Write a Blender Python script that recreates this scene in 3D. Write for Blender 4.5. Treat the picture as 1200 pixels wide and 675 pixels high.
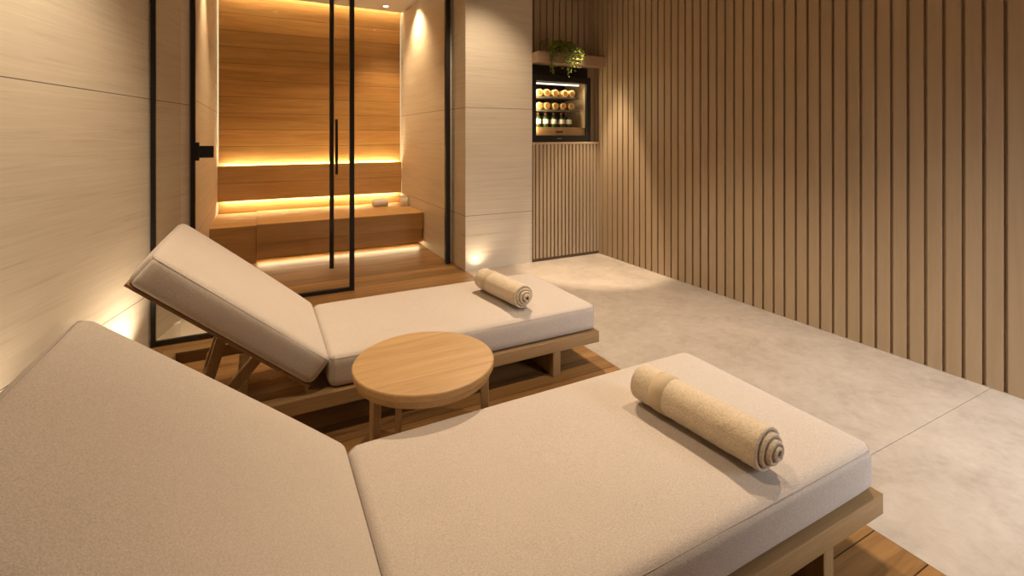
import bpy, bmesh, math, random
from mathutils import Vector, Matrix, noise
random.seed(7)
R = math.radians
S = bpy.context.scene
COL = S.collection
for _o in list(bpy.data.objects):
    bpy.data.objects.remove(_o, do_unlink=True)

# ------------------------------------------------------------------ camera
cd = bpy.data.cameras.new('camera')
cam = bpy.data.objects.new('camera', cd)
COL.objects.link(cam)
cam.location = (0, 0, 1.35)
cam.rotation_euler = (R(90), 0, R(-27.5))
cd.sensor_width = 36
cd.lens = 17.04
cd.shift_y = -0.1479
cd.clip_start = 0.02
S.camera = cam

# ------------------------------------------------------------------ world, light, exposure
S.view_settings.view_transform = 'Standard'
S.view_settings.look = 'None'
S.view_settings.gamma = 1
S.view_settings.use_curve_mapping = False
S.view_settings.exposure = 0.34
W = bpy.data.worlds.new('world'); S.world = W
W.use_nodes = True
W.node_tree.nodes['Background'].inputs[0].default_value = (0.9, 0.93, 1.0, 1)
W.node_tree.nodes['Background'].inputs[1].default_value = 0.12
S.cycles.use_denoising = True
S.cycles.max_bounces = 8
S.cycles.sample_clamp_indirect = 4.0

WARM = (1.0, 0.775, 0.54)
LED = (1.0, 0.79, 0.47)
COOL = (0.92, 0.95, 1.0)
CEIL = 3.10

def area_light(name, loc, rot, sx, sy, power, col):
    l = bpy.data.lights.new(name, 'AREA'); l.shape = 'RECTANGLE'
    l.size = sx; l.size_y = sy; l.energy = power; l.color = col
    o = bpy.data.objects.new(name, l); COL.objects.link(o)
    o.location = loc; o.rotation_euler = rot
    return o
# daylight falling through the window behind the camera
wl = area_light('window_daylight', (2.95, -1.52, 1.55), (R(48), 0, 0), .84, 1.7, 32, COOL)
wl.data.spread = R(84)

# ------------------------------------------------------------------ helpers
def root(name, label, cat, loc=(0, 0, 0), rz=0, group=None):
    o = bpy.data.objects.new(name, None); COL.objects.link(o)
    o.empty_display_size = 0.1
    o.location = loc; o.rotation_euler = (0, 0, rz)
    return tag(o, label, cat, group)
def tag(o, label, cat, group=None):
    o['label'] = label; o['category'] = cat
    if group: o['group'] = group
    return o
def obj(name, bm, m, parent=None, smooth=False, label=None):
    me = bpy.data.meshes.new(name)
    bmesh.ops.recalc_face_normals(bm, faces=bm.faces[:])
    bm.to_mesh(me); bm.free()
    if smooth:
        for p in me.polygons: p.use_smooth = True
    me.materials.append(m)
    o = bpy.data.objects.new(name, me); COL.objects.link(o)
    if parent is not None: o.parent = parent
    if label: o['label'] = label
    return o
def struct(name, bm, m):
    o = obj(name, bm, m); o['kind'] = 'structure'
    return o
def dup(r, loc, label=None, group=None):
    c = r.copy(); COL.objects.link(c); c.location = loc
    if label: c['label'] = label
    if group: c['group'] = group
    for ch in list(r.children):
        d = ch.copy(); COL.objects.link(d); d.parent = c
        for g in list(ch.children):
            e = g.copy(); COL.objects.link(e); e.parent = d
    return c
def NB(): return bmesh.new()
def box(bm, x0, x1, y0, y1, z0, z1, bev=0.0, seg=2, M=None):
    r = bmesh.ops.create_cube(bm, size=1)
    vs = r['verts']
    for v in vs:
        v.co = Vector((x0 + (v.co.x + .5) * (x1 - x0), y0 + (v.co.y + .5) * (y1 - y0), z0 + (v.co.z + .5) * (z1 - z0)))
    if bev:
        es = list({e for v in vs for e in v.link_edges})
        q = bmesh.ops.bevel(bm, geom=es, offset=bev, segments=seg, affect='EDGES', profile=.5)
        vs = list({v for f in q['faces'] for v in f.verts} | {v for v in vs if v.is_valid})
    if M is not None:
        for v in vs: v.co = M @ v.co
    return bm
def prism(bm, pts, z0, z1):
    a = [bm.verts.new((x, y, z0)) for x, y in pts]; b = [bm.verts.new((x, y, z1)) for x, y in pts]
    n = len(pts)
    bm.faces.new(a[::-1]); bm.faces.new(b)
    for i in range(n): bm.faces.new((a[i], a[(i + 1) % n], b[(i + 1) % n], b[i]))
    return bm
def lathe(bm, prof, n=32, M=None):
    rings = []
    for r, z in prof:
        if r < 1e-6: rings.append([bm.verts.new((0, 0, z))])
        else: rings.append([bm.verts.new((r * math.cos(2 * math.pi * i / n), r * math.sin(2 * math.pi * i / n), z)) for i in range(n)])
    for a, b in zip(rings, rings[1:]):
        if len(a) == 1 and len(b) == 1: continue
        for i in range(n):
            j = (i + 1) % n
            if len(a) == 1: bm.faces.new((a[0], b[j], b[i]))
            elif len(b) == 1: bm.faces.new((a[i], a[j], b[0]))
            else: bm.faces.new((a[i], a[j], b[j], b[i]))
    if M is not None:
        for rg in rings:
            for v in rg: v.co = M @ v.co
    return bm
def tube(bm, pts, r, n=8, closed=False):
    P = [Vector(p) for p in pts]; rings = []
    N = len(P)
    for i, p in enumerate(P):
        if closed: t = P[(i + 1) % N] - P[i - 1]
        else: t = P[min(i + 1, N - 1)] - P[max(i - 1, 0)]
        t.normalize()
        u = t.cross(Vector((0, 0, 1)))
        if u.length < 1e-3: u = t.cross(Vector((0, 1, 0)))
        u.normalize(); w = u.cross(t)
        rr = r[i] if isinstance(r, (list, tuple)) else r
        rings.append([bm.verts.new(p + rr * (math.cos(2 * math.pi * k / n) * u + math.sin(2 * math.pi * k / n) * w)) for k in range(n)])
    m = N if closed else N - 1
    for i in range(m):
        a, b = rings[i], rings[(i + 1) % N]
        for k in range(n): bm.faces.new((a[k], a[(k + 1) % n], b[(k + 1) % n], b[k]))
    if not closed:
        bm.faces.new(rings[0][::-1]); bm.faces.new(rings[-1])
    return bm

# ------------------------------------------------------------------ materials
def mat(name):
    m = bpy.data.materials.new(name); m.use_nodes = True
    nt = m.node_tree; b = nt.nodes['Principled BSDF']
    return m, nt, b
def nd(nt, typ, **kw):
    n = nt.nodes.new(typ)
    for k, v in kw.items(): setattr(n, k, v)
    return n
def ramp(nt, fac, stops):
    r = nd(nt, 'ShaderNodeValToRGB')
    e = r.color_ramp.elements
    e[0].position, e[0].color = stops[0][0], (*stops[0][1], 1)
    e[1].position, e[1].color = stops[1][0], (*stops[1][1], 1)
    for p, c in stops[2:]:
        q = e.new(p); q.color = (*c, 1)
    nt.links.new(fac, r.inputs[0])
    return r.outputs[0]
def coords(nt, scale=(1, 1, 1), rot=(0, 0, 0), loc=(0, 0, 0)):
    tc = nd(nt, 'ShaderNodeTexCoord'); mp = nd(nt, 'ShaderNodeMapping')
    mp.inputs['Scale'].default_value = scale; mp.inputs['Rotation'].default_value = rot; mp.inputs['Location'].default_value = loc
    nt.links.new(tc.outputs['Object'], mp.inputs[0])
    return mp.outputs[0]
def noise_tex(nt, vec, scale, detail=4, rough=.55, dist=0):
    n = nd(nt, 'ShaderNodeTexNoise')
    n.inputs['Scale'].default_value = scale; n.inputs['Detail'].default_value = detail
    n.inputs['Roughness'].default_value = rough; n.inputs['Distortion'].default_value = dist
    nt.links.new(vec, n.inputs['Vector'])
    return n.outputs['Fac']
def mix(nt, fac, a, b, mode='MIX'):
    x = nd(nt, 'ShaderNodeMix', data_type='RGBA', blend_type=mode)
    for s, v in ((x.inputs[0], fac), (x.inputs[6], a), (x.inputs[7], b)):
        if isinstance(v, (int, float)): s.default_value = v
        elif isinstance(v, tuple): s.default_value = (*v, 1)
        else: nt.links.new(v, s)
    return x.outputs[2]
def bump(nt, b, h, strength, dist=.002):
    n = nd(nt, 'ShaderNodeBump'); n.inputs['Strength'].default_value = strength; n.inputs['Distance'].default_value = dist
    nt.links.new(h, n.inputs['Height']); nt.links.new(n.outputs[0], b.inputs['Normal'])
def math_n(nt, op, a, b=None, c=None):
    n = nd(nt, 'ShaderNodeMath', operation=op)
    for i, v in enumerate((a, b, c)):
        if v is None: continue
        if isinstance(v, (int, float)): n.inputs[i].default_value = v
        else: nt.links.new(v, n.inputs[i])
    return n.outputs[0]

def plain(name, c, rough=.5, metal=0, spec=.5):
    m, nt, b = mat(name)
    b.inputs['Base Color'].default_value = (*c, 1); b.inputs['Roughness'].default_value = rough; b.inputs['Metallic'].default_value = metal
    b.inputs['Specular IOR Level'].default_value = spec
    v = coords(nt); n = noise_tex(nt, v, 60, 3)
    nt.links.new(ramp(nt, n, [(.3, tuple(x * .93 for x in c)), (.7, c)]), b.inputs['Base Color'])
    return m
def emit(name, c, s):
    m, nt, b = mat(name)
    e = nd(nt, 'ShaderNodeEmission'); e.inputs[0].default_value = (*c, 1); e.inputs[1].default_value = s
    nt.links.new(e.outputs[0], nt.nodes['Material Output'].inputs[0])
    return m
def wood(name, dark, light, axis=0, rough=.45, grain=1.0, plank=None, plane='xy', seam=.004, spec=.35):
    """oak: streaks along `axis`; plank=(length, width) lays boards whose long side runs along `axis`"""
    m, nt, b = mat(name)
    sc = [14, 14, 14]; sc[axis] = .9
    v = coords(nt, tuple(s * grain for s in sc))
    off = None
    if plank:
        tc = nd(nt, 'ShaderNodeTexCoord'); sp = nd(nt, 'ShaderNodeSeparateXYZ'); nt.links.new(tc.outputs['Object'], sp.inputs[0])
        cb = nd(nt, 'ShaderNodeCombineXYZ'); sh = math_n(nt, 'ADD', sp.outputs['XYZ'.index(plane[0].upper())], 10.0)
        nt.links.new(sh, cb.inputs[0]); nt.links.new(sp.outputs['XYZ'.index(plane[1].upper())], cb.inputs[1])
        br = nd(nt, 'ShaderNodeTexBrick'); nt.links.new(cb.outputs[0], br.inputs['Vector'])
        br.offset = .37; br.offset_frequency = 2
        br.inputs['Scale'].default_value = 1; br.inputs['Brick Width'].default_value = plank[0]; br.inputs['Row Height'].default_value = plank[1]
        br.inputs['Mortar Size'].default_value = seam; br.inputs['Mortar Smooth'].default_value = .1
        br.inputs['Color1'].default_value = (0, 0, 0, 1); br.inputs['Color2'].default_value = (1, 1, 1, 1); br.inputs['Mortar'].default_value = (.5, .5, .5, 1)
        off = br
        add = nd(nt, 'ShaderNodeVectorMath', operation='MULTIPLY_ADD')
        nt.links.new(br.outputs['Color'], add.inputs[0]); add.inputs[1].default_value = (9, 9, 9); nt.links.new(v, add.inputs[2])
        v = add.outputs[0]
    n1 = noise_tex(nt, v, 1.0, 6, .62, .6)
    n2 = noise_tex(nt, v, 6.0, 3, .6, .2)
    f = math_n(nt, 'MULTIPLY_ADD', n2, .35, math_n(nt, 'MULTIPLY', n1, .75))
    mid = tuple((a + c) / 2 for a, c in zip(dark, light))
    col = ramp(nt, f, [(.34, dark), (.72, light), (.52, mid)])
    if off is not None:
        sep = nd(nt, 'ShaderNodeSeparateColor'); nt.links.new(off.outputs['Color'], sep.inputs[0])
        tint = math_n(nt, 'MULTIPLY_ADD', sep.outputs[0], .45, .76)
        cc = nd(nt, 'ShaderNodeCombineColor')
        for i in range(3): nt.links.new(tint, cc.inputs[i])
        col = mix(nt, 1.0, col, cc.outputs[0], 'MULTIPLY')
        col = mix(nt, off.outputs['Fac'], col, tuple(x * .22 for x in dark))
    nt.links.new(col, b.inputs['Base Color'])
    b.inputs['Roughness'].default_value = rough
    b.inputs['Specular IOR Level'].default_value = spec
    bump(nt, b, f, .12)
    return m
def stone(name, c0, c1, joints, plane_axis=0, tilt=.03):
    """vein-cut limestone cladding with long streaks and fine horizontal joints at the heights given"""
    m, nt, b = mat(name)
    v = coords(nt, (.5, .5, 16), (R(2), R(3), 0))
    n1 = noise_tex(nt, v, 1.5, 8, .62, 1.4)
    v2 = coords(nt, (.9, .9, 42), (R(-1), R(4), 0))
    n2 = noise_tex(nt, v2, 2.2, 6, .7, .8)
    f = math_n(nt, 'MULTIPLY_ADD', n2, .55, math_n(nt, 'MULTIPLY', n1, .45))
    mid = tuple(a * .35 + c * .65 for a, c in zip(c0, c1))
    col = ramp(nt, f, [(.30, c0), (.62, c1), (.44, mid)])
    tc = nd(nt, 'ShaderNodeTexCoord'); sp = nd(nt, 'ShaderNodeSeparateXYZ'); nt.links.new(tc.outputs['Object'], sp.inputs[0])
    for z in joints:
        d = math_n(nt, 'ABSOLUTE', math_n(nt, 'SUBTRACT', sp.outputs[2], z))
        k = math_n(nt, 'LESS_THAN', d, .0022)
        col = mix(nt, k, col, tuple(x * .22 for x in c0))
    nt.links.new(col, b.inputs['Base Color'])
    b.inputs['Roughness'].default_value = .5; b.inputs['Specular IOR Level'].default_value = .3
    bump(nt, b, f, .15)
    return m
def fabric(name, c, scale=330, strength=.55, fuzz=.3):
    m, nt, b = mat(name)
    v = coords(nt)
    n = noise_tex(nt, v, scale, 3, .65)
    n2 = noise_tex(nt, v, scale * 2.3, 2, .6)
    n3 = noise_tex(nt, v, 6, 3)
    f = math_n(nt, 'ADD', math_n(nt, 'MULTIPLY', n, .6), math_n(nt, 'MULTIPLY', n2, .4))
    col = ramp(nt, f, [(.36, tuple(x * .66 for x in c)), (.62, tuple(min(1, x * 1.09) for x in c))])
    col = mix(nt, .25, col, ramp(nt, n3, [(.35, tuple(x * .9 for x in c)), (.65, c)]))
    nt.links.new(col, b.inputs['Base Color'])
    b.inputs['Roughness'].default_value = .95; b.inputs['Specular IOR Level'].default_value = .1
    b.inputs['Sheen Weight'].default_value = fuzz; b.inputs['Sheen Roughness'].default_value = .5
    bump(nt, b, f, strength, .003)
    return m
def glass_mat(name, tint, refl=1.0):
    m, nt, b = mat(name)
    t = nd(nt, 'ShaderNodeBsdfTransparent'); t.inputs[0].default_value = (*tint, 1)
    g = nd(nt, 'ShaderNodeBsdfGlossy'); g.inputs['Roughness'].default_value = .01
    fr = nd(nt, 'ShaderNodeFresnel'); fr.inputs[0].default_value = 1.45
    k = math_n(nt, 'MULTIPLY', fr.outputs[0], refl)
    mx = nd(nt, 'ShaderNodeMixShader')
    nt.links.new(k, mx.inputs[0]); nt.links.new(t.outputs[0], mx.inputs[1]); nt.links.new(g.outputs[0], mx.inputs[2])
    nt.links.new(mx.outputs[0], nt.nodes['Material Output'].inputs[0])
    return m
def tile_mat(name):
    m, nt, b = mat(name)
    v = coords(nt)
    n1 = noise_tex(nt, v, 3.2, 8, .7, .5); n2 = noise_tex(nt, v, 17, 6, .7, .3)
    f = math_n(nt, 'MULTIPLY_ADD', n2, .4, math_n(nt, 'MULTIPLY', n1, .6))
    col = ramp(nt, f, [(.36, (.33, .275, .22)), (.64, (.465, .40, .335)), (.5, (.405, .345, .285))])
    nt.links.new(col, b.inputs['Base Color'])
    b.inputs['Roughness'].default_value = .42; b.inputs['Specular IOR Level'].default_value = .35
    bump(nt, b, f, .05)
    return m

OAK_D, OAK_L = (.33, .19, .075), (.53, .34, .155)
M_oak_x = wood('oak_x', OAK_D, OAK_L, 0)
M_oak_y = wood('oak_y', OAK_D, OAK_L, 1)
M_oak_z = wood('oak_z', OAK_D, OAK_L, 2)
RAIL_D, RAIL_L = (.21, .122, .048), (.375, .24, .112)
M_rail_x = wood('rail_oak_x', RAIL_D, RAIL_L, 0)
M_rail_y = wood('rail_oak_y', RAIL_D, RAIL_L, 1)
M_rail_z = wood('rail_oak_z', RAIL_D, RAIL_L, 2)
M_deck = wood('deck_boards', (.13, .06, .02), (.345, .185, .066), 0, .38, .8, plank=(4.6, .15), plane='xy', seam=.002)
M_panel = wood('sauna_boards', (.33, .155, .045), (.57, .325, .108), 0, .5, .7, plank=(40, .205), plane='xz', seam=.002)
M_bench = wood('sauna_oak', (.32, .17, .058), (.49, .29, .112), 0, .5, .8)
M_slat = wood('slat_laminate', (.39, .285, .175), (.455, .34, .22), 2, .5, .6)
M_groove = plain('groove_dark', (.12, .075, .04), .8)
M_stone = stone('vein_cut_stone', (.50, .42, .31), (.71, .63, .51), (1.643, .551))
M_stone_left = stone('vein_cut_stone_left', (.50, .43, .33), (.70, .635, .52), (1.59, .34))
M_tile = tile_mat('floor_slab')
M_ceil = plain('painted_ceiling', (.70, .64, .56), .9)
M_black = plain('black_metal', (.012, .010, .009), .4, 0, .4)
M_brown_grey = plain('brown_grey', (.20, .17, .14), .5)
M_glass = glass_mat('clear_glass', (.965, .96, .945), .3)
M_linen = fabric('linen', (.60, .522, .452), 260, .7)
M_seam = fabric('seam_thread', (.40, .34, .27), 300, .2)
M_terry = fabric('terry_towel', (.70, .57, .40), 150, 1.0, .6)
M_bandm = fabric('towel_band', (.62, .49, .32), 900, .25, .2)
M_led = emit('led_strip', LED, 110)
M_led_floor = emit('led_strip_floor', LED, 26)
M_led_cove = emit('led_strip_cove', LED, 34)
M_led_side = emit('led_strip_side', LED, 0.9)
M_spot = emit('downlight_lens', (1, .82, .55), 14)
M_cool_led = emit('cooler_led', (1.0, .84, .58), 2.2)

# ------------------------------------------------------------------ lamps
def downlight(x, y, z, power, cone, blend, label, target=None, r=.035, col=WARM, soft=.04, group=None):
    t = root('ceiling_downlight', label, 'ceiling light', (x, y, z), 0, group)
    obj('trim_ring', lathe(NB(), [(r * 1.35, 0), (r * 1.35, -.006), (r, -.006), (r * .9, .0), (r * 1.35, 0)], 24), M_ceil, t)
    obj('lens', lathe(NB(), [(0, -.002), (r * .9, -.002), (r * .9, -.0005), (0, -.0005)], 24), M_spot, t)
    l = bpy.data.lights.new('downlight_bulb', 'SPOT'); l.energy = power; l.color = col
    l.spot_size = R(cone); l.spot_blend = blend; l.shadow_soft_size = soft
    o = bpy.data.objects.new('downlight_bulb', l); COL.objects.link(o); o.parent = t; o.location = (0, 0, -.03)
    if target is not None:
        d = Vector(target) - Vector((x, y, z - .03))
        o.rotation_euler = d.to_track_quat('-Z', 'Y').to_euler()
    return t
def uplight(x, y, power, label, target, cone=70):
    t = root('floor_uplight', label, 'floor light', (x, y, 0))
    obj('trim_ring', lathe(NB(), [(.032, .0005), (.032, .004), (.024, .004), (.024, .0005), (.032, .0005)], 24), M_black, t)
    obj('lens', lathe(NB(), [(0, .001), (.024, .001), (.024, .003), (0, .003)], 24), M_spot, t)
    l = bpy.data.lights.new('uplight_bulb', 'SPOT'); l.energy = power; l.color = WARM
    l.spot_size = R(cone); l.spot_blend = 1.0; l.shadow_soft_size = .02
    o = bpy.data.objects.new('uplight_bulb', l); COL.objects.link(o); o.parent = t; o.location = (0, 0, .02)
    d = Vector(target) - Vector((x, y, .02)); o.rotation_euler = d.to_track_quat('-Z', 'Y').to_euler()
    return t
KG = 'ceiling downlights over the lounge'
downlight(2.1, 3.65, CEIL, 290, 88, .7, 'small round ceiling downlight above the lounge', (1.6, 2.6, 0), group=KG, soft=.025)
downlight(2.4, 1.35, CEIL, 115, 84, .7, 'small round ceiling downlight above the lounge', (1.9, 1.15, 0), group=KG, soft=.025)
downlight(-.10, 2.3, CEIL, 125, 84, 1.0, 'added ceiling lamp, out of view, brightening the left stone wall', (-.90, 2.75, .9), soft=.03)  # extra lamp out of view, put in to brighten the left wall
downlight(.2, 1.3, CEIL, 78, 84, .7, 'small round ceiling downlight above the lounge', (.1, 1.5, 0), group=KG, soft=.025)
downlight(1.7, 3.4, CEIL, 85, 62, .9, 'added ceiling lamp, out of view, brightening the stone column', (2.0, 4.525, 1.75), soft=.03)  # unseen lamp added to lift the brightness of the column
downlight(3.10, 4.13, CEIL, 400, 34, .45, 'small round ceiling downlight close to the slatted wall corner', (3.13, 4.13, 0))
SW = (1.0, .70, .40)
SG = 'sauna ceiling downlights'
downlight(1.50, 6.55, CEIL, 20, 60, .5, 'small lit ceiling downlight nearest the wooden back wall of the sauna', (1.5, 6.55, 0))
downlight(1.62, 6.05, CEIL, 110, 115, 1.0, 'lit sauna ceiling downlight close to the stone side wall', (1.75, 6.05, 0), col=SW)
downlight(.60, 5.6, CEIL, 55, 110, .6, 'small round downlight in the sauna ceiling', (.6, 5.6, 0), group=SG, col=SW)
downlight(-.26, 5.3, CEIL, 90, 78, 1.0, 'small round downlight in the sauna ceiling', (-.30, 5.3, 0), group=SG, col=SW)

# ------------------------------------------------------------------ the setting
def wall_line(y): return -.625 + .249 * (y - 3.82)          # face of the left wall
bm = NB()                                                   # pale slabs, one open joint across at y = 1.12
for y0, y1 in ((-1.6, 1.1185), (1.1215, 7.0)):
    prism(bm, [(1.875 - .01 * (y0 - .5), y0), (3.6, y0), (3.6, y1), (1.875 - .01 * (y1 - .5), y1)], -.03, 0)
struct('floor', bm, M_tile)
struct('floor_grout', prism(NB(), [(1.6, -1.6), (3.6, -1.6), (3.6, 7), (1.6, 7)], -.06, -.0302), M_groove)
struct('floor_deck', prism(NB(), [(-2.6, -1.6), (1.8735 - .01 * (-2.1), -1.6), (1.8735 - .01 * 6.5, 7.0), (-2.6, 7.0)], -.03, 0), M_deck)
struct('ceiling', box(NB(), -2.2, 3.6, -1.7, 6.80, CEIL, CEIL + .1), M_ceil)

bm = NB(); prism(bm, [(wall_line(-1.7), -1.7), (wall_line(4.48), 4.48), (wall_line(4.48) - .25, 4.48), (wall_line(-1.7) - .3, -1.7)], 0, CEIL)
struct('wall_left', bm, M_stone_left)
struct('wall_sauna_left', box(NB(), -.72, -.46, 4.48, 7.0, 0, 3.25), M_stone)
struct('wall_column', box(NB(), 1.83, 2.60, 4.525, 5.15, 0, CEIL), M_stone)
struct('wall_sauna_right', box(NB(), 1.80, 2.0, 4.93, 7.0, 0, 3.25), M_stone)
struct('wall_sauna_back', box(NB(), -.72, 2.0, 6.99, 7.1, 0, 3.25), M_stone)
struct('wall_sauna_panel', box(NB(), -.445, 1.785, 6.905, 6.945, 0, 3.2), M_panel)
struct('trim_1', box(NB(), -.72, 2.0, 6.80, 7.1, 3.22, 3.30), M_ceil)
# stone kerb strip inside the fixed glass screen
bm = NB(); prism(bm, [(wall_line(3.86), 3.86), (-.30, 3.86), (-.30, 4.40), (wall_line(4.40), 4.40)], .0005, .012)
struct('trim_2', bm, M_stone_left)

def grooved(bm, face, u0, u1, z0, z1, centres, gw, gd, thick, axis):
    """a slatted wall: raised slats between grooves on one backing"""
    def put(a, b, d0, d1):
        if axis == 'y': box(bm, face + d0, face + d1, a, b, z0, z1)
        else: box(bm, a, b, face + d0, face + d1, z0, z1)
    edges = [u0] + [e for c in centres for e in (c - gw / 2, c + gw / 2)] + [u1]
    for i in range(0, len(edges), 2):
        if edges[i + 1] - edges[i] > .002: put(edges[i], edges[i + 1], 0, gd + .001)
    put(u0, u1, gd, thick)
def slats_only(bm, face, u0, u1, z0, z1, centres, gw, gd, thick, axis):
    edges = [u0] + [e for c in centres for e in (c - gw / 2, c + gw / 2)] + [u1]
    for i in range(0, len(edges), 2):
        if edges[i + 1] - edges[i] > .002: box(bm, edges[i], edges[i + 1], face, face + gd, z0, z1)
PITCH = .0866
cs = [1.062 + PITCH * k for k in range(-29, 42) if 1.062 + PITCH * k < 4.64]
bm = NB(); grooved(bm, 3.48, -1.6, 4.70, 0, CEIL, cs, .019, .022, .12, 'y')
struct('wall_right', bm, M_slat)
cs2 = [2.63 + PITCH * k for k in range(10)]
bm = NB(); grooved(bm, 4.70, 2.60, 3.48, 2.255, CEIL, cs2, .019, .022, .10, 'x')
struct('wall_niche', bm, M_slat)
bm = NB(); box(bm, 2.60, 3.60, 5.10, 5.2, 0, 2.3); box(bm, 3.375, 3.48, 4.60, 5.10, 1.29, 2.135)
struct('wall_niche_back', bm, M_slat)
# rear wall behind the camera with a window opening
bm = NB()
box(bm, -2.4, 2.5, -1.72, -1.6, 0, CEIL); box(bm, 3.4, 3.6, -1.72, -1.6, 0, CEIL)
box(bm, 2.5, 3.4, -1.72, -1.6, 0, .6); box(bm, 2.5, 3.4, -1.72, -1.6, 2.5, CEIL)
struct('wall_rear', bm, M_ceil)
bm = NB()
for a in ((2.5, 2.53, .6, 2.5), (3.37, 3.4, .6, 2.5), (2.53, 3.37, .6, .65), (2.53, 3.37, 2.45, 2.5)):
    box(bm, a[0], a[1], -1.70, -1.64, a[2], a[3])
struct('window_1', bm, M_black)

# ------------------------------------------------------------------ loungers
def axis_pts(h, r, n):
    e = [-h, -h + r * .15, -h + r * .35, -h + r * .65, -h + r]
    inner = [-h + r + (2 * h - 2 * r) * i / n for i in range(1, n)]
    return e + inner + [-x for x in e[::-1]]
def cushion(bm, cx, cy, cz, lx, ly, lz, r=.032, crown=.017, bulge=.006, M=None, seed=0, rp=.042):
    hx, hy, hz = lx / 2, ly / 2, lz / 2
    ax, ay, az = axis_pts(hx, r, 26), axis_pts(hy, r, 18), axis_pts(hz, r, 5)
    cache = {}
    def V(p):
        k = tuple(round(c, 6) for c in p)
        if k in cache: return cache[k]
        p = Vector(p)
        q = Vector((max(-hx + r, min(hx - r, p.x)), max(-hy + r, min(hy - r, p.y)), max(-hz + r, min(hz - r, p.z))))
        d = p - q
        if d.length > 1e-9: p = q + d.normalized() * r
        e = Vector((p.x - max(-hx + rp, min(hx - rp, p.x)), p.y - max(-hy + rp, min(hy - rp, p.y))))
        if abs(e.x) > 1e-9 and abs(e.y) > 1e-9:
            m_ = max(abs(e.x), abs(e.y)) / e.length - 1
            p.x += e.x * m_; p.y += e.y * m_
        fx, fy, fz = 1 - abs(p.x / hx) ** 4, 1 - abs(p.y / hy) ** 4, 1 - (p.z / hz) ** 2
        if p.z > 0: p.z += crown * fx * fy * (p.z / hz)
        w = noise.noise(Vector((p.x * 4 + seed, p.y * 4, p.z * 4 + 3.1)))
        p.x += math.copysign(bulge * fz * fy, p.x) * (abs(p.x) / hx) ** 6 * (1 + .5 * w)
        p.y += math.copysign(bulge * fz * fx, p.y) * (abs(p.y) / hy) ** 6 * (1 + .5 * w)
        if p.z > 0: p.z += .0018 * w
        p += Vector((cx, cy, cz))
        if M is not None: p = M @ p
        cache[k] = bm.verts.new(p); return cache[k]
    def face(A, B, f):
        for a0, a1 in zip(A, A[1:]):
            for b0, b1 in zip(B, B[1:]):
                bm.faces.new([V(f(*t)) for t in ((a0, b0), (a1, b0), (a1, b1), (a0, b1))])
    for s in (-1, 1):
        face(ax, ay, lambda a, b: (a, b, s * hz)); face(ax, az, lambda a, b: (a, s * hy, b)); face(ay, az, lambda a, b: (s * hx, a, b))
    return bm
def seam_loop(bm, cx, cy, cz, lx, ly, lz, r=.032, M=None, rad=.0011, rp=.042):
    k = r * .38; hx, hy = lx / 2 - k * .35, ly / 2 - k * .35; z = cz + lz / 2 - k
    c = rp; pts = []
    for sx, sy, a0 in ((1, 1, 0), (-1, 1, 90), (-1, -1, 180), (1, -1, 270)):
        for j in range(7):
            a = R(a0 + 15 * j)
            pts.append((cx + sx * (hx - c) + c * math.cos(a), cy + sy * (hy - c) + c * math.sin(a), z))
    full = []
    for i, p in enumerate(pts):
        q = pts[(i + 1) % len(pts)]; p, q = Vector(p), Vector(q)
        n = max(1, int((q - p).length / .08))
        full += [p.lerp(q, j / n) for j in range(n)]
    if M is not None: full = [M @ p for p in full]
    return tube(bm, full, rad, 6, True)

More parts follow.
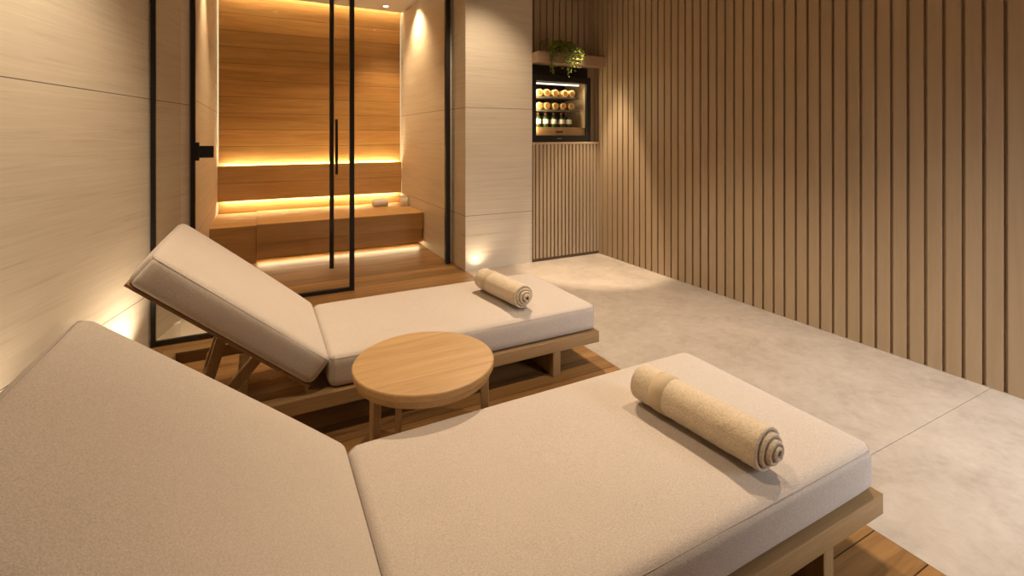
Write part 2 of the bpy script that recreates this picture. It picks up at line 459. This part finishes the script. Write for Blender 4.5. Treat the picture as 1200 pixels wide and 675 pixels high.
BW = .86                                                     # width of the frame
def make_lounger(loc, label, dx=0.0, tilt=40.0):
    t = root('lounger', label, 'lounger', loc, 0, None)      # local: x along the bed, y across, 0 = near side
    x0, x1, zt, zb, w = -.455, 1.778, .203, .138, .06
    rail = box(NB(), x0, x1, 0, w, zb, zt, .003); obj('side_rail', rail, M_rail_x, t)
    obj('side_rail', box(NB(), x0, x1, BW - w, BW, zb, zt, .003), M_rail_x, t)
    obj('end_rail', box(NB(), x1 - w, x1 - .001, w, BW - w, zb, zt - .0005, .003), M_rail_y, t)
    obj('end_rail', box(NB(), x0 + .001, x0 + w, w, BW - w, zb, zt - .0005, .003), M_rail_y, t)
    obj('cross_rail', box(NB(), .19, .25, w, BW - w, zb, zt - .0005, .003), M_rail_y, t)
    obj('base_board', box(NB(), .25, x1 - w, w, BW - w, zt - .022, zt - .002, .001), M_rail_x, t)
    obj('leg', box(NB(), 1.46, 1.51, 0.004, BW - .004, 0, zb, .003), M_rail_z, t)
    obj('leg', box(NB(), -.10, -.05, 0.004, BW - .004, 0, zb, .003), M_rail_z, t)
    # seat cushion
    sx0, sx1, sl = .277 + dx, 1.776, .80
    sc = (sx0 + sx1) / 2, .018 + sl / 2, zt + .002 + .0725
    s = obj('seat_cushion', cushion(NB(), *sc, sx1 - sx0, sl, .145, seed=1), M_linen, t, True)
    obj('seam', seam_loop(NB(), *sc, sx1 - sx0, sl, .145), M_seam, s, True)
    # raised back: local frame with x up the slope from the hinge, z out of the face
    ang = R(tilt)
    M = Matrix.Translation((.200 + dx, 0, .245)) @ Matrix(((-math.cos(ang), 0, math.sin(ang), 0), (0, 1, 0, 0), (math.sin(ang), 0, math.cos(ang), 0), (0, 0, 0, 1)))
    bl = .855
    bc = (bl / 2, -.006 + .823 / 2, .069)
    b = obj('back_cushion', cushion(NB(), *bc, bl, .823, .136, M=M, seed=5, rp=.034), M_linen, t, True)
    obj('seam', seam_loop(NB(), *bc, bl, .823, .136, M=M, rp=.034), M_seam, b, True)
    bd = obj('back_board', box(NB(), .0, bl - .004, .016, .80, -.013, -.0005, .002, 2, M), M_rail_x, t)
    obj('hinge', tube(NB(), [M @ Vector((-.006, .03, -.012)), M @ Vector((-.006, .81, -.012))], .007, 8), M_black, t)
    # the prop under the back: two posts, a diagonal brace, a foot bar
    def bar(p, q, a, bb, m, name):
        p, q = Vector(p), Vector(q); d = q - p; L = d.length
        T = Matrix.Translation(p) @ d.to_track_quat('Z', 'Y').to_matrix().to_4x4()
        obj(name, box(NB(), -a / 2, a / 2, -bb / 2, bb / 2, 0, L, .003, 2, T), m, t)
    for y in (.24, .62):
        bar((-.235, y, .15), (-.135, y, .497), .03, .045, M_rail_z, 'prop_post')
    bar((-.235, .06, .165), (-.235, .80, .165), .035, .03, M_rail_y, 'prop_bar')
    bar((-.15, .13, .21), (.005, .13, .385), .028, .045, M_rail_z, 'prop_brace')
    return t
lounge_far = make_lounger((0, 2.30, 0), 'farther beige cushioned wooden lounger, in front of the glass sauna front')
lounge_near = make_lounger((0, .83, 0), 'nearest beige cushioned wooden lounger filling the foreground', -.03, 38.9)

# ------------------------------------------------------------------ round side table between the loungers
t = root('side_table', 'round oak side table standing between the two loungers', 'table', (.592, 1.905, 0))
TR = .281
obj('table_top', lathe(NB(), [(0, .417), (TR - .012, .417), (TR - .003, .421), (TR, .426), (TR, .445), (TR - .003, .449), (TR - .006, .45), (0, .45)], 96), M_oak_x, t, False)
obj('apron', lathe(NB(), [(TR - .035, .396), (TR - .014, .396), (TR - .010, .417), (TR - .035, .417), (TR - .035, .396)], 72), M_oak_x, t)
for a in (100, 206, 342):
    c, s_ = math.cos(R(a)), math.sin(R(a))
    T = Matrix.Translation((.24 * c, .24 * s_, 0)) @ Matrix.Rotation(R(a), 4, 'Z')
    bm = NB(); box(bm, -.019, .019, -.014, .014, 0, .417, .004)
    for v in bm.verts:
        k = 1 - v.co.z / .417
        v.co.x = v.co.x * (1 - .35 * k) + .012 * k; v.co.y *= 1 - .3 * k
        v.co = T @ v.co
    obj('leg', bm, M_oak_z, t)

# ------------------------------------------------------------------ rolled towels
def towel(near, far, r, label, seed):
    near, far = Vector(near), Vector(far); L = (far - near).length
    d = (far - near); ang = math.atan2(d.y, d.x) - math.pi / 2
    t = root('rolled_towel', label, 'towel', near, ang)
    turns = 3.9; th = r / (turns + .55); n_t = int(turns * 64)
    rnd = random.Random(seed)
    lay = [rnd.uniform(-.005, .005) for _ in range(int(turns) + 3)]
    PH = 5.0 - 2 * math.pi * n_t / 64
    bm = NB(); rings = []
    hw = th * .43; nA = 70
    prof = []
    for j in range(9):
        a = math.pi * j / 8; prof.append((hw * math.cos(a), -hw * math.sin(a), 0))     # near rounded edge
    inner = [(-1, k / nA) for k in range(1, nA)]
    def ring(i):
        th_a = 2 * math.pi * i / 64 + PH
        rc = th * .55 + th * (i / 64)
        u = i / 64; k = int(u); f = u - k
        e = lay[k] * (1 - f) + lay[k + 1] * f + .042 * (1 - u / turns)
        a0, a1 = .006 - e, L - .006 - e * .6
        out = []
        for j in range(9): a = math.pi * j / 8; out.append((rc + hw * math.cos(a), a0 - hw * math.sin(a)))
        for j in range(1, nA): out.append((rc - hw, a0 + (a1 - a0) * j / nA))
        for j in range(9): a = math.pi * j / 8; out.append((rc - hw * math.cos(a), a1 + hw * math.sin(a)))
        for j in range(1, nA): out.append((rc + hw, a1 + (a0 - a1) * j / nA))
        vs = []
        for rr, y in out:
            p = Vector((rr * math.cos(th_a), y, rr * math.sin(th_a)))
            q = p * 1.0; q.y += seed
            w = noise.noise(q * 170) * .0020 + noise.noise(q * 25) * .0016
            f2 = (rr + w) / rr if rr > 1e-4 else 1
            vs.append(bm.verts.new((p.x * f2 * 1.03, p.y + noise.noise(q * 120 + Vector((5, 5, 5))) * .0008, p.z * f2 * .97 + r * .955)))
        return vs
    for i in range(n_t + 1): rings.append(ring(i))
    m = len(rings[0])
    for a, b in zip(rings, rings[1:]):
        for k in range(m): bm.faces.new((a[k], a[(k + 1) % m], b[(k + 1) % m], b[k]))
    bm.faces.new(rings[0][::-1]); bm.faces.new(rings[-1])
    obj('roll', bm, M_terry, t, True)
    # flat woven border over the outer turn
    bm = NB(); pr = None; y0, y1 = L * .70, L * .82
    first = None
    for i in range(n_t - 60, n_t + 1):
        a = 2 * math.pi * i / 64 + PH
        rc = th * .55 + th * (i / 64) + hw
        rg = []
        for rr, y in ((rc - .001, y0), (rc + .0014, y0 + .001), (rc + .0014, y0 + .009), (rc + .0024, y0 + .010), (rc + .0024, y1 - .010), (rc + .0014, y1 - .009), (rc + .0014, y1 - .001), (rc - .001, y1)):
            rg.append(bm.verts.new((rr * math.cos(a) * 1.03, y, rr * math.sin(a) * .97 + r * .955)))
        if pr:
            for k in range(len(rg) - 1): bm.faces.new((pr[k], pr[k + 1], rg[k + 1], rg[k]))
        pr = rg
    obj('woven_border', bm, M_bandm, t, True)
    return t
ZT = .3785
towel((1.318, .912, ZT), (1.270, 1.385, ZT), .0645, 'large rolled beige towel lying on the nearest lounger', 1)
towel((1.335, 2.42, ZT), (1.280, 2.86, ZT), .0655, 'rolled beige towel lying on the farther lounger near its foot', 2)

# ------------------------------------------------------------------ sauna: backrest, bench
t = root('sauna_backrest', 'wide wooden backrest panel with glowing edges on the sauna back wall', 'backrest', (0, 6.84, 0))  # backrest for the bench, hung on the back wall
obj('panel', box(NB(), -.455, 1.79, 0, .03, .555, .990, .003), M_bench, t)
bm = NB(); box(bm, -.455, 1.79, -.0015, .001, .7745, .7785); obj('joint', bm, M_groove, t, label='dark joint between two boards')
for z in (.72, .82):
    obj('batten', box(NB(), -.40, 1.74, .03, .0645, z - .015, z + .015), M_bench, t)
obj('light_strip', box(NB(), -.40, 1.74, .0315, .044, .970, .980), M_led, t, label='warm lit strip above the panel')
obj('light_strip', box(NB(), -.40, 1.74, .0315, .044, .558, .568), M_led, t, label='warm lit strip below the panel')

t = root('sauna_bench', 'floating wooden sauna bench with warm light glowing underneath', 'bench', (0, 5.82, 0))
obj('seat', box(NB(), -.030, 1.799, 0, 1.08, .212, .412, .003), M_bench, t)
obj('front_panel', box(NB(), -.030, 1.780, .008, .90, .050, .212, .002), M_bench, t)
obj('pedestal', box(NB(), -.459, -.031, .028, 1.08, 0, .400, .003), M_bench, t)
obj('light_strip', box(NB(), -.02, 1.76, .06, .075, .040, .0498), M_led_floor, t)
# light strips in the gaps round the wooden wall
for n_, (a, b) in enumerate(((-.4595, -.4465), (1.7865, 1.7995))):
    tag(obj('light_strip', box(NB(), a, b, 6.93, 6.945, .42, 3.09), M_led_side), ('vertical warm light strip at the left edge of the wooden sauna wall', 'vertical warm light strip at the right edge of the wooden sauna wall')[n_], 'light strip', None)
tag(obj('light_strip', box(NB(), -.44, 1.78, 6.82, 6.835, 3.16, 3.172), M_led_cove), 'horizontal warm light strip in the ceiling cove above the wooden sauna wall', 'light strip')
for l_ in ():
    pass
# things on the bench
t = root('rolled_cloth', 'small pale rolled cloth lying on the sauna bench behind the glass', 'cloth', (1.44, 6.60, .412), R(8))
M_pale = fabric('pale_cloth', (.78, .73, .66), 300, .4)
bm = NB(); lathe(bm, [(0, -.10), (.04, -.10), (.048, -.09), (.05, 0), (.048, .09), (.04, .10), (0, .10)], 24, Matrix.Translation((0, 0, .048)) @ Matrix.Rotation(R(90), 4, 'Y'))
obj('roll', bm, M_pale, t, True)
bm = NB(); tube(bm, [(.101, .038 * (1 - i / 60) * math.cos(i * .35), .048 + .038 * (1 - i / 60) * math.sin(i * .35)) for i in range(56)], .0022, 5); obj('edge', bm, M_seam, t, True)
t = root('sauna_bucket', 'small pale bucket on the bench end against the stone wall', 'bucket', (1.735, 6.50, .412))
obj('body', lathe(NB(), [(0, 0), (.048, 0), (.052, .004), (.058, .125), (.054, .125), (.049, .01), (0, .01)], 32), M_stone, t, True)
obj('rim', lathe(NB(), [(.054, .122), (.059, .122), (.059, .13), (.054, .13), (.054, .122)], 32), M_bench, t)

# ------------------------------------------------------------------ black-framed glass
t = root('glass_screen', 'narrow fixed glass screen with a black floor rail at the left stone wall', 'glass screen', (0, 3.82, 0))
obj('stile', box(NB(), -.617, -.592, -.016, .016, 0, CEIL - .001, .002), M_black, t)
obj('floor_rail', box(NB(), -.592, .05, -.013, .013, 0.0005, .034, .002), M_black, t)
obj('pane', box(NB(), -.592, -.46, -.004, .004, .034, CEIL - .001), M_glass, t)
t = root('glass_partition', 'black-framed glass sauna panel with a lock, nearest the left wall', 'glass panel', (0, 4.43, 0))
obj('stile', box(NB(), -.468, -.438, -.018, .018, 0, CEIL - .001, .002), M_black, t)
obj('lit_return', box(NB(), -.492, -.469, -.015, .0, 0, CEIL - .001, .001), M_brown_grey, t)  # grey colour paints the light caught on the side return of the post
obj('stile', box(NB(), .70, .738, -.018, .018, 0, CEIL - .001, .002), M_black, t)
obj('bottom_rail', box(NB(), -.438, .70, -.016, .016, .0005, .034, .002), M_black, t)
obj('pane', box(NB(), -.438, .70, -.004, .004, .034, CEIL - .001), M_glass, t)
l = obj('lock', box(NB(), -.438, -.412, -.030, .022, 1.165, 1.305, .003), M_black, t)
obj('thumb_turn', box(NB(), -.412, -.318, -.026, .018, 1.186, 1.278, .004), M_black, l)
# hinged leaf, swung a little inwards
a = math.atan2(5.24 - 4.90, .654 - 1.775)
t = root('glass_door', 'glass sauna door with a slim black pull handle, ajar on the right', 'door', (1.775, 4.90, 0), a)
Ld = 1.172
obj('jamb', box(NB(), -.025, .025, -.025, .025, 0, CEIL - .001, .002, 2, Matrix.Rotation(-a, 4, 'Z')), M_black, t)
obj('pane', box(NB(), .03, Ld - .02, -.004, .004, .006, CEIL - .03), M_glass, t)
obj('stile', box(NB(), Ld - .02, Ld + .02, -.018, .018, .006, CEIL - .03, .002), M_black, t)
bm = NB(); hx = Ld - .055
tube(bm, [(hx, .05, .967), (hx, .05, 1.524)], .014, 12)
for z in (1.02, 1.47): tube(bm, [(hx, .05, z), (hx, .003, z)], .008, 8)
obj('pull_handle', bm, M_black, t, False)

uplight(1.94, 4.42, 3.2, 'tiny lit floor uplight at the foot of the stone column', (1.96, 4.56, .5), 125)
uplight(-.53, 3.42, 22, 'lit floor uplight washing the left stone wall behind the farther lounger', (-.78, 3.40, .7), 130)
uplight(-.80, 2.45, 15, 'floor uplight at the left stone wall behind the nearest lounger', (-1.05, 2.35, .7), 130)

# ------------------------------------------------------------------ niche: cabinet, shelf, wine cooler
t = root('slatted_cabinet', 'low built-in cabinet with a ribbed wooden front under the wine cooler', 'cabinet', (2.60, 4.505, 0))
bm = NB(); P2 = .0478; c0 = .079
slats_only(bm, 0, .005, .875, .035, 1.262, [c0 - P2 + P2 * k for k in range(18)], .016, .018, .0185, 'x')
obj('slatted_front', bm, M_slat, t)
obj('backing', box(NB(), .005, .875, .0178, .0175 + .02, .035, 1.262), M_groove, t, label='backing coloured dark for the shade between the ribs')  # dark colour paints in the shade of the grooves
obj('plinth', box(NB(), .005, .875, .012, .5, 0, .035), M_groove, t)
obj('cabinet_body', box(NB(), .005, .875, .04, .54, .035, 1.262), M_slat, t)
obj('countertop', box(NB(), .002, .878, -.002, .54, 1.262, 1.288, .002), M_slat, t)
tag(obj('wall_shelf', box(NB(), 2.602, 3.478, 4.40, 4.80, 2.138, 2.254, .003), wood('shelf_oak', (.36, .24, .15), (.46, .33, .22), 0)), 'thick wooden shelf above the wine cooler, under the trailing plant', 'shelf')

t = root('wine_cooler', 'black-framed glass-door wine cooler lit inside, on the slatted cabinet', 'wine cooler', (2.60, 4.53, 1.2885))
CW, CH, CD = .772, .735, .50
M_int = plain('cooler_lining', (.55, .42, .27), .6)
bm = NB()
box(bm, .004, .022, .03, CD, 0, CH); box(bm, CW - .022, CW, .03, CD, 0, CH); box(bm, .022, CW - .022, .03, CD, CH - .02, CH); box(bm, .022, CW - .022, .03, CD, 0, .02)
box(bm, .022, CW - .022, CD - .02, CD, .02, CH - .02)
obj('cabinet_shell', bm, M_black, t)
bm = NB(); box(bm, .004, CW, .05, .07, CH + .0005, .846)
for k in range(5): box(bm, .02, CW - .016, .044, .05, CH + .016 + .019 * k, CH + .024 + .019 * k)
obj('gap_shade', bm, M_black, t)  # black sheet and bars standing in for the shade in the gap above the cooler
bm = NB(); box(bm, CW - .030, CW - .0225, .04, CD - .022, .022, CH - .022); obj('lining', bm, M_int, t)
bm = NB()
box(bm, .004, .05, -.01, .028, 0, CH, .003); box(bm, CW - .055, CW, -.01, .028, 0, CH, .003)
box(bm, .05, CW - .055, -.01, .028, 0, .075, .002); box(bm, .05, CW - .055, -.01, .028, CH - .07, CH, .002)
d = obj('door', bm, M_black, t)
obj('pane', box(NB(), .05, CW - .055, .006, .012, .075, CH - .07), M_glass, d)
obj('badge', box(NB(), .315, .375, -.0125, -.0095, .034, .042), M_brown_grey, d)
for z in (.345, .492):
    obj('rack_shelf', box(NB(), .024, CW - .12, .05, CD - .03, z, z + .016, .002), M_brown_grey, t)
fb = obj('drawer_front', box(NB(), .024, CW - .032, .05, .40, .045, .165, .002), M_oak_x, t)
obj('drawer_pull', box(NB(), .335, .43, .046, .0505, .105, .125), plain('pull_red', (.12, .03, .02), .5), fb)
obj('light_bar', box(NB(), .06, CW - .13, .04, .055, CH - .098, CH - .082), M_cool_led, t)
ll = area_light('cooler_light', (0, 0, 0), (R(-25), 0, 0), .6, .04, 5.5, (1, .78, .46)); ll.parent = t; ll.location = (.36, .07, CH - .10)
ll.data.energy = 2.2
l2 = area_light('cooler_side_light', (.055, .045, .36), (0, R(-90), R(18)), .50, .03, 4.0, (1, .78, .46)); l2.parent = t

M_bot = plain('bottle_glass_gold', (.60, .33, .09), .25); M_cap = plain('bottle_base_cream', (.82, .56, .24), .4); M_disc = plain('bottle_base_orange', (.62, .27, .06), .4); M_gre = plain('bottle_glass_green', (.025, .05, .015), .12)
M_lab = plain('paper_label', (.85, .80, .70), .7); M_foil = plain('bottle_foil', (.14, .03, .03), .35)
BPROF = [(0, .004), (.020, .004), (.030, 0), (.038, .002), (.040, .010), (.040, .19), (.036, .215), (.020, .238), (.0145, .255), (.0145, .29), (.0165, .291), (.0165, .30), (0, .30)]
def bottle_lying(loc, label, group):
    b = root('wine_bottle', label, 'bottle', loc, 0, group)
    T = Matrix.Translation((0, 0, .0402)) @ Matrix.Rotation(R(-90), 4, 'X')
    obj('body', lathe(NB(), BPROF, 28, T), M_bot, b, True)
    obj('base_ring', lathe(NB(), [(.027, -.001), (.039, -.0005), (.0405, .004), (.0405, .05), (.038, .05), (.027, -.001)], 28, T), M_cap, b, True)
    obj('base_disc', lathe(NB(), [(0, -.0005), (.017, -.0005), (.017, .003), (0, .003)], 20, T), M_disc, b)
    return b
bx = 2.60
first = None
for row, (z, xs) in enumerate(((1.2885 + .509, (.155, .25, .36, .49, .582)), (1.2885 + .362, (.155, .25, .36, .465, .575)))):
    g = ('wine bottles lying on the upper rack shelf', 'wine bottles lying on the lower rack shelf')[row]
    n = ('upper', 'lower')[row]
    for k, x in enumerate(xs):
        lab = ['leftmost', 'second from left', 'middle', 'second from right', 'rightmost'][k] + ' wine bottle lying on the cooler\'s %s rack' % n
        loc = (2.60 + x - .008, 4.53 + .075, z)
        if first is None: first = bottle_lying(loc, lab, g)
        else: dup(first, loc, lab, g)
first = None
for k, x in enumerate((.165, .265, .37, .475, .575)):
    lab = ['leftmost', 'second from left', 'middle', 'second from right', 'rightmost'][k] + ' upright green wine bottle with white label in the cooler'
    loc = (2.60 + x - .008, 4.53 + .14, 1.2885 + .1655)
    g = 'wine bottles standing in the cooler'
    if first is None:
        first = b = root('wine_bottle', lab, 'bottle', loc, 0, g)
        s = .118 / .30
        pr = [(r_ * .95, z_ * .55) for r_, z_ in BPROF]
        obj('body', lathe(NB(), pr, 28), M_gre, b, True)
        obj('label', lathe(NB(), [(.0385, .040), (.0392, .041), (.0392, .090), (.0385, .091)], 28), M_lab, b, True)
        obj('foil', lathe(NB(), [(.0145, .140), (.0165, .140), (.0165, .1665), (0, .1665)], 20), M_foil, b, True)
    else: dup(first, loc, lab, g)

# ------------------------------------------------------------------ trailing plant
t = root('trailing_plant', 'leafy green plant trailing over the shelf above the wine cooler', 'plant', (2.88, 4.50, 2.2545))
obj('pot', lathe(NB(), [(0, 0), (.06, 0), (.065, .004), (.075, .075), (.07, .075), (.062, .01), (0, .01)], 28), plain('pot_dark', (.05, .04, .03), .7), t, True)
M_leaf = None
m, nt, b = mat('leaf_green')
n = noise_tex(nt, coords(nt), 40, 3)
nt.links.new(ramp(nt, n, [(.3, (.08, .13, .015)), (.7, (.42, .42, .06)), (.5, (.22, .26, .03))]), b.inputs['Base Color'])
b.inputs['Roughness'].default_value = .45; M_leaf = m
M_stem = plain('stem_green', (.09, .12, .03), .6)
bs, bl_ = NB(), NB()
def leaf(p, d, L, w):
    d = d.normalized(); u = d.cross(Vector((random.uniform(-1, 1), random.uniform(-1, 1), random.uniform(-1, 1)))).normalized()
    n_ = u.cross(d)
    a = bl_.verts.new(p); b_ = bl_.verts.new(p + d * L * .45 + u * w - n_ * w * .2); c = bl_.verts.new(p + d * L + n_ * L * -.15); e = bl_.verts.new(p + d * L * .45 - u * w - n_ * w * .2); f = bl_.verts.new(p + d * L * .5 + n_ * w * .15)
    for q in ((a, b_, f), (b_, c, f), (c, e, f), (e, a, f)): bl_.faces.new(q)
for k in range(64):
    x_end = random.uniform(-.20, .27)
    hang = k % 4 != 0
    up = random.uniform(.05, .15) * (1 if hang else 1.2)
    ze = (random.uniform(-.16, .0) if random.random() < .72 else random.uniform(-.27, -.14)) if hang else random.uniform(.01, .14)
    ye = (-.125 - random.uniform(0, .05)) if hang else random.uniform(-.10, .10)
    p0 = Vector((random.uniform(-.05, .05), random.uniform(-.04, .04), .07))
    p1 = Vector((x_end * .5, p0.y - .03, .07 + up)); p2 = Vector((x_end * .95, ye * (1.0 if hang else .8), (.06 + up * .3) if hang else ze + .02)); p3 = Vector((x_end, ye - (.01 if hang else 0), ze))
    pts = []
    for i in range(15):
        s = i / 14
        pts.append((1 - s) ** 3 * p0 + 3 * s * (1 - s) ** 2 * p1 + 3 * s * s * (1 - s) * p2 + s ** 3 * p3)
    for p in pts:                                            # keep clear of the shelf edge
        if p.z < .012 and p.y > -.108: p.y = -.108
    tube(bs, pts, .0014, 4)
    for i in range(2, 15):
        for q in range(3):
            dd = Vector((random.uniform(-1, 1), random.uniform(-1, .5), random.uniform(-.9, .5)))
            pp = pts[i] + dd * .004
            if pp.z < .03 and pp.y > -.115: pp.y = -.118; dd.y = -abs(dd.y)
            leaf(pp, dd, random.uniform(.014, .027), random.uniform(.005, .009))
obj('stems', bs, M_stem, t)
obj('foliage', bl_, M_leaf, t)
